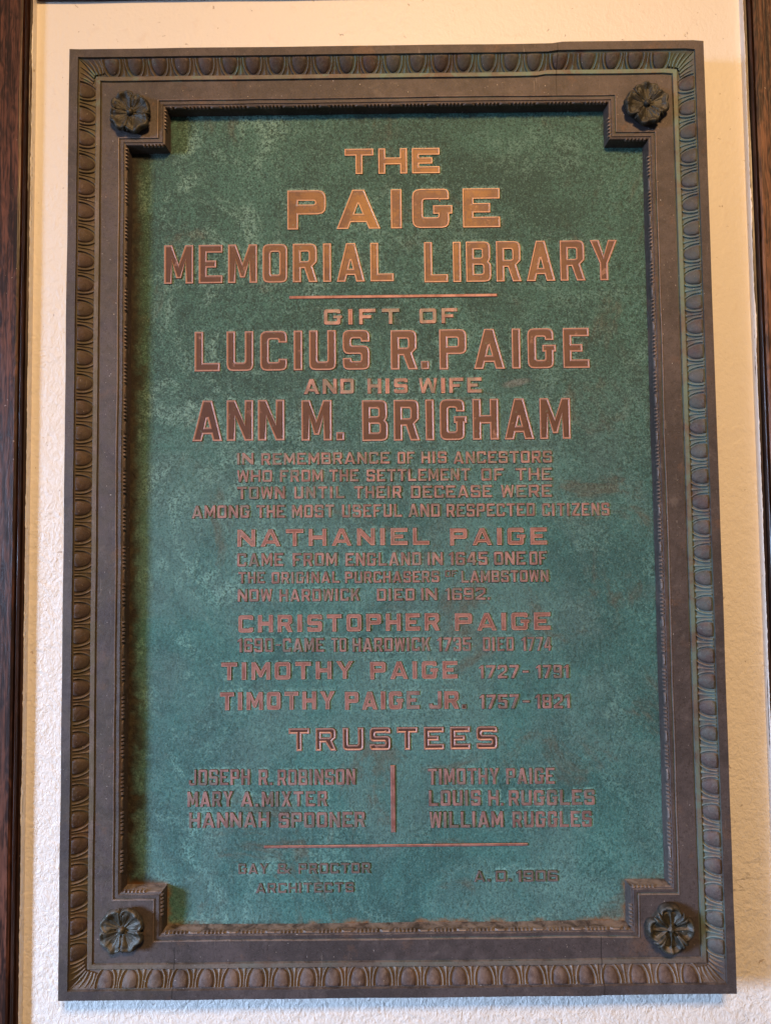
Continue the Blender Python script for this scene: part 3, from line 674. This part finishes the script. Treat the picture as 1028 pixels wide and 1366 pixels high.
WORDS = '''THE -52.1 64.0 439.2 407.4 9.62 0.17
PAIGE -122.4 136.4 387.8 339.0 13.23 0.27
MEMORIAL -272.3 6.3 321.3 273.6 9.83 0.22
LIBRARY 43.4 277.5 321.4 271.6 9.81 0.20
GIFT -78.8 12.4 239.9 220.9 5.71 0.35
OF 36.6 82.5 239.6 221.0 5.70 0.30
LUCIUS -234.9 -23.9 214.1 165.5 10.40 0.25
R. 1.6 47.6 213.1 165.1 10.39 0.12
PAIGE 60.1 240.6 213.5 164.5 10.38 0.26
AND -103.6 -43.2 154.8 136.4 5.41 0.25
HIS -26.9 21.4 154.5 136.1 5.41 0.30
WIFE 34.9 110.2 154.4 135.8 5.40 0.25
ANN -237.3 -126.8 130.0 80.8 10.35 0.17
M. -106.5 -55.1 129.0 80.0 10.34 0.17
BRIGHAM -33.8 215.9 128.2 78.7 10.33 0.22
IN -183.8 -164.3 66.2 52.1 3.77 0.30
REMEMBRANCE -154.9 -1.3 65.6 51.3 3.77 0.22
OF 8.1 28.4 65.4 50.9 3.76 0.20
HIS 36.5 67.0 65.4 51.0 3.76 0.25
ANCESTORS 74.9 192.7 64.9 50.3 3.76 0.22
WHO -183.8 -141.9 45.4 31.0 3.76 0.18
FROM -132.5 -81.2 45.2 30.7 3.76 0.22
THE -73.6 -38.8 45.0 30.4 3.76 0.20
SETTLEMENT -29.1 94.2 44.7 30.0 3.76 0.22
OF 107.8 134.7 44.3 29.5 3.76 0.25
THE 148.7 192.2 44.3 29.3 3.76 0.22
TOWN -183.8 -126.6 25.5 10.5 3.76 0.20
UNTIL -115.6 -55.7 24.9 10.4 3.76 0.30
THEIR -44.0 12.5 24.6 9.8 3.76 0.25
DECEASE 23.7 120.2 24.4 9.5 3.75 0.22
WERE 131.0 191.7 24.1 9.0 3.75 0.22
AMONG -237.8 -168.5 3.6 -11.9 3.93 0.22
THE -160.6 -126.7 3.4 -12.1 3.75 0.20
MOST -118.4 -68.0 3.1 -12.4 3.93 0.22
USEFUL -58.7 12.7 2.8 -12.7 3.75 0.25
AND 20.3 58.0 2.7 -13.0 3.75 0.20
RESPECTED 65.8 171.0 2.2 -13.4 3.75 0.22
CITIZENS 179.6 259.5 1.7 -13.8 3.57 0.25
NATHANIEL -183.4 44.9 -25.8 -46.1 6.24 0.30
PAIGE 69.4 184.5 -27.1 -47.4 6.23 0.30
CAME -183.8 -128.8 -53.9 -69.7 3.38 0.25
FROM -117.9 -65.0 -54.3 -70.1 3.56 0.22
ENGLAND -55.2 34.7 -54.8 -70.6 3.56 0.22
IN 42.3 60.4 -55.0 -70.7 3.56 0.30
1645 67.9 113.4 -55.2 -71.0 3.56 0.25
ONE 121.2 158.5 -55.4 -71.2 3.56 0.20
OF 163.2 183.9 -55.5 -71.4 3.56 0.20
THE -182.3 -150.9 -76.1 -89.8 3.38 0.25
ORIGINAL -142.9 -62.3 -76.6 -90.3 3.38 0.25
PURCHASERS -55.8 55.9 -77.1 -90.8 3.38 0.22
OF 62.9 76.9 -76.9 -84.7 2.31 0.20
LAMBSTOWN 82.0 185.4 -77.6 -91.6 3.37 0.20
NOW -183.0 -142.4 -96.5 -111.2 3.55 0.20
HARDWICK -133.8 -38.7 -97.1 -111.7 3.55 0.22
DIED -18.2 26.4 -97.7 -112.1 3.55 0.28
IN 34.1 52.8 -97.6 -112.0 3.55 0.30
1692. 63.0 116.2 -97.7 -112.1 3.55 0.22
CHRISTOPHER -182.4 55.5 -127.2 -147.6 6.03 0.32
PAIGE 73.7 186.4 -127.6 -148.2 6.02 0.28
1690 -183.4 -141.4 -154.5 -170.8 3.54 0.25
- -138.3 -132.5 -154.6 -170.8 2.21 0.20
CAME -129.9 -81.2 -154.9 -171.1 3.54 0.22
TO -72.6 -54.7 -155.2 -171.3 3.54 0.20
HARDWICK -47.6 44.2 -155.6 -171.6 3.54 0.22
1735 52.3 91.9 -155.9 -172.2 3.54 0.22
DIED 106.3 142.5 -156.2 -172.5 3.53 0.28
1774 151.8 186.7 -156.5 -172.7 3.53 0.22
TIMOTHY -202.5 -47.0 -182.6 -203.1 5.83 0.30
PAIGE -27.1 75.7 -183.5 -204.0 5.83 0.28
1727 101.0 148.0 -188.9 -204.5 3.70 0.25
- 152.4 159.5 -189.3 -204.5 3.00 0.20
1791 168.3 206.6 -189.3 -204.9 3.70 0.25
TIMOTHY -203.8 -68.8 -217.4 -238.2 5.64 0.28
PAIGE -57.0 30.6 -218.3 -239.1 5.64 0.25
JR. 41.7 85.7 -218.7 -239.3 5.64 0.20
1757 101.1 147.3 -223.2 -239.7 3.70 0.25
- 151.7 159.6 -223.5 -239.9 2.99 0.20
1821 166.7 207.1 -223.6 -240.0 3.69 0.25
TRUSTEES -123.5 121.1 -260.1 -286.4 7.47 0.30
JOSEPH -240.2 -169.0 -306.6 -324.7 3.86 0.25
R. -158.8 -141.9 -307.2 -325.3 3.86 0.20
ROBINSON -136.6 -45.7 -307.6 -325.7 3.86 0.22
MARY -242.0 -189.0 -331.9 -349.4 3.85 0.22
A. -180.0 -158.6 -332.3 -349.7 3.85 0.25
MIXTER -155.1 -78.6 -332.7 -350.0 3.85 0.25
HANNAH -240.0 -146.4 -356.0 -373.5 3.85 0.20
SPOONER -135.5 -34.7 -356.9 -374.4 3.85 0.22
TIMOTHY 39.3 122.2 -308.3 -326.8 3.85 0.22
PAIGE 130.6 187.1 -308.6 -327.1 3.85 0.22
LOUIS 40.0 100.4 -333.5 -351.2 3.85 0.25
H. 109.2 127.5 -333.8 -351.5 3.85 0.20
RUGGLES 133.0 233.2 -334.1 -351.7 3.84 0.22
WILLIAM 40.4 126.0 -357.9 -376.2 3.84 0.22
RUGGLES 137.0 229.1 -358.5 -376.7 3.84 0.22
GAY -182.7 -147.8 -414.8 -426.5 2.96 0.25
& -137.4 -121.6 -415.0 -426.6 2.61 0.20
PROCTOR -112.7 -29.0 -415.2 -427.0 2.96 0.25
ARCHITECTS -162.3 -48.6 -437.2 -448.4 2.78 0.25
A. 91.0 110.1 -425.7 -438.0 3.65 0.25
D. 116.2 134.5 -425.8 -438.1 3.65 0.25
1906 140.5 188.2 -425.9 -438.5 3.65 0.22'''
LETTERS = []            # (char, x, z, w, h, s)
for ln in WORDS.strip().splitlines():
    t, *v = ln.split(); x0, x1, zt, zb, s, g = [float(q)/1000 for q in v]; g *= 1000
    fix = {'I': s, '.': s*.95, '1': s*1.5, '-': x1-x0}
    fixed = sum(fix[c] for c in t if REL.get(c, 1) == 0); rel = sum(REL.get(c, 1) for c in t)
    gaps = len(t)-1
    w = (x1-x0-fixed)/(rel+g*gaps) if rel else 0
    if t == 'IN': gap = s*.55; w = x1-x0-s-gap
    else: gap = g*w if rel else 0
    x = x0
    for c in t:
        cw = fix[c] if REL.get(c, 1) == 0 else w*REL.get(c, 1)
        st = s if REL.get(c, 1) == 0 else min(s, cw*.34, (zt-zb)*(.225 if zt-zb < .017 else .27))
        if zt-zb < .022 and s < .0045: st *= .84
        elif zt-zb < .024 and c not in 'I.': st *= .86
        elif zt-zb < .028: st *= .92
        LETTERS.append((c, x, zb, cw, zt-zb, st)); x += cw+gap
YT = YP-.0012           # top face of the raised letters
def letter_geo(c, x, z, w, h, s):
    big = h > .025; mid = h > .0175 and s > .0045
    loops = glyph(c, w, h, s); V = []; F = []; FM = []
    loops = [[(p[0]+random.uniform(-1, 1)*.00008, p[1]+random.uniform(-1, 1)*.00008) for p in l] for l in loops]
    def put(ls, y):
        st = []
        for l in ls:
            st.append(len(V)); V.extend([(px, y, pz) for (px, pz) in l])
        return st
    def ring(s0, s1, ls, m):
        for k, l in enumerate(ls):
            n = len(l)
            for i in range(n):
                j = (i+1) % n; F.append((s0[k]+i, s0[k]+j, s1[k]+j, s1[k]+i)); FM.append(m)
    foot = [offset(l, -.0008) for l in loops]
    a = put(foot, YP+.0008); b = put(loops, YT+.0002); ring(a, b, loops, 1)
    L2 = [offset(l, .0002) for l in loops]; c2 = put(L2, YT); ring(b, c2, loops, 0)
    last, yl, mf = L2, YT, 0
    if mid and not big: 
        L3 = [offset(l, .0008) for l in loops]; d = put(L3, YT+.0001); ring(c2, d, loops, 0); last, yl, mf, c2 = L3, YT, 2, d
    if big:
        L3 = [offset(l, .0011) for l in loops]; d = put(L3, YT); ring(c2, d, loops, 0)
        L4 = [offset(l, .0021) for l in loops]; e = put(L4, YT+.0006); ring(d, e, loops, 0); last, yl, mf, c2 = L4, YT+.0006, 2, e
    idx = [c2[k]+i for k, l in enumerate(last) for i in range(len(l))]
    for t in geometry.tessellate_polygon([[Vector((p[0], p[1], 0)) for p in l] for l in last]):
        i, j, k = (idx[q] for q in t); A, B, C = V[i], V[j], V[k]
        cr = (B[0]-A[0])*(C[2]-A[2])-(B[2]-A[2])*(C[0]-A[0])
        if abs(cr) < 1e-12: continue
        F.append((i, j, k) if cr > 0 else (i, k, j)); FM.append(mf)
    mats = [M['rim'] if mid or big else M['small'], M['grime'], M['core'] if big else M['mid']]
    return V, F, FM, mats

def build_panel():
    res = .0018
    xs = np.arange(-.3155, .3156, res); zs = np.arange(-.4875, .4876, res)
    X, Z = np.meshgrid(xs, zs)
    # distance-like halo round the lettering from a coarse rasterisation of every glyph
    hr = .00125; gx = np.arange(-.32, .32, hr); gz = np.arange(-.49, .49, hr); G = np.zeros((len(gz), len(gx)), np.float32)
    for (c, x, z, w, h, s) in LETTERS:
        i0, i1 = np.searchsorted(gx, [x, x+w]); j0, j1 = np.searchsorted(gz, [z, z+h])
        PX, PZ = np.meshgrid(gx[i0:i1]-x, gz[j0:j1]-z); ins = np.zeros(PX.shape, bool)
        for l in glyph(c, w, h, s):
            for k in range(len(l)):
                (ax, az), (bx, bz) = l[k-1], l[k]
                if az == bz: continue
                cond = ((az > PZ) != (bz > PZ)) & (PX < (bx-ax)*(PZ-az)/(bz-az)+ax); ins ^= cond
        G[j0:j1, i0:i1] = np.maximum(G[j0:j1, i0:i1], ins)
    def blur(A, r):
        for ax in (0, 1):
            C = np.cumsum(np.pad(A, [(r+1, r) if k == ax else (0, 0) for k in (0, 1)]), axis=ax)
            n = A.shape[ax]; A = (np.take(C, range(2*r+1, 2*r+1+n), ax)-np.take(C, range(0, n), ax))/(2*r+1)
        return A
    H = np.clip(blur(blur(G, 1), 1)*3.0, 0, 1)
    hi = H[np.clip(((Z+.49)/hr).astype(int), 0, len(gz)-1), np.clip(((X+.32)/hr).astype(int), 0, len(gx)-1)]
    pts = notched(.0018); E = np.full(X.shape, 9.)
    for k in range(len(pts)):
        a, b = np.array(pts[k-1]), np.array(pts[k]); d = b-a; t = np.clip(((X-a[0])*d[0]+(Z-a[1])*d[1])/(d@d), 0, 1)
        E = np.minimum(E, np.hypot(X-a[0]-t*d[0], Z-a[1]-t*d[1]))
    Y = YP+.0004*np.sin(X*23+np.sin(Z*17)*2)*np.cos(Z*19+X*7)
    ny, nx = X.shape; V = np.stack([X, Y, Z], -1).reshape(-1, 3)
    I = np.arange(ny*nx).reshape(ny, nx); F = np.stack([I[:-1, :-1], I[:-1, 1:], I[1:, 1:], I[1:, :-1]], -1).reshape(-1, 4)
    cx = X[:-1, :-1]+res/2; cz = Z[:-1, :-1]+res/2; keep = ~((np.abs(cx) > .3135-.0465+.010) & (np.abs(cz) > .4850-.0465+.010))
    F = F[keep.reshape(-1)]
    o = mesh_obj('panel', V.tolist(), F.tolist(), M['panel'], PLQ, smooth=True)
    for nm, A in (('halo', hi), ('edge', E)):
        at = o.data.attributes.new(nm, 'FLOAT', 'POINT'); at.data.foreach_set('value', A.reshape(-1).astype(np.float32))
    return o
PANEL = build_panel()

order = sorted(range(len(LETTERS)), key=lambda i: -(LETTERS[i][4] if LETTERS[i][0] not in '.-' else 0))
big_set = set(order[:298])
JV, JF, JM = [], [], []
for i, (c, x, z, w, h, s) in enumerate(LETTERS):
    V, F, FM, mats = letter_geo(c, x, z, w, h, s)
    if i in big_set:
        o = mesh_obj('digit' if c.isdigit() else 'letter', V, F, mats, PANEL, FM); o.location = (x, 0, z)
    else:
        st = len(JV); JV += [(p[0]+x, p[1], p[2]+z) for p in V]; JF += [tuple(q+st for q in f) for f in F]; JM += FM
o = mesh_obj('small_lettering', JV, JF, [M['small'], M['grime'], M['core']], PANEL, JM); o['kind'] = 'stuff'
def rule(x0, x1, z0, z1):
    V, F = [], []
    for (d, y) in ((-.0006, YP+.0008), (0, YT+.0003), (.0005, YT)):
        V += [(x0+d, y, z0+d), (x1-d, y, z0+d), (x1-d, y, z1-d), (x0+d, y, z1-d)]
    for k in (0, 4):
        for i in range(4): j = (i+1) % 4; F.append((k+i, k+j, k+4+j, k+4+i))
    F.append((8, 9, 10, 11)); mesh_obj('rule_line', V, F, [M['mid'], M['grime']], PANEL, [1]*4+[0]*5)
rule(-.1205, .1310, .2532, .2568); rule(-.1526, .1543, -.3975, -.3945); rule(-.0045, .0008, -.3808, -.3040)
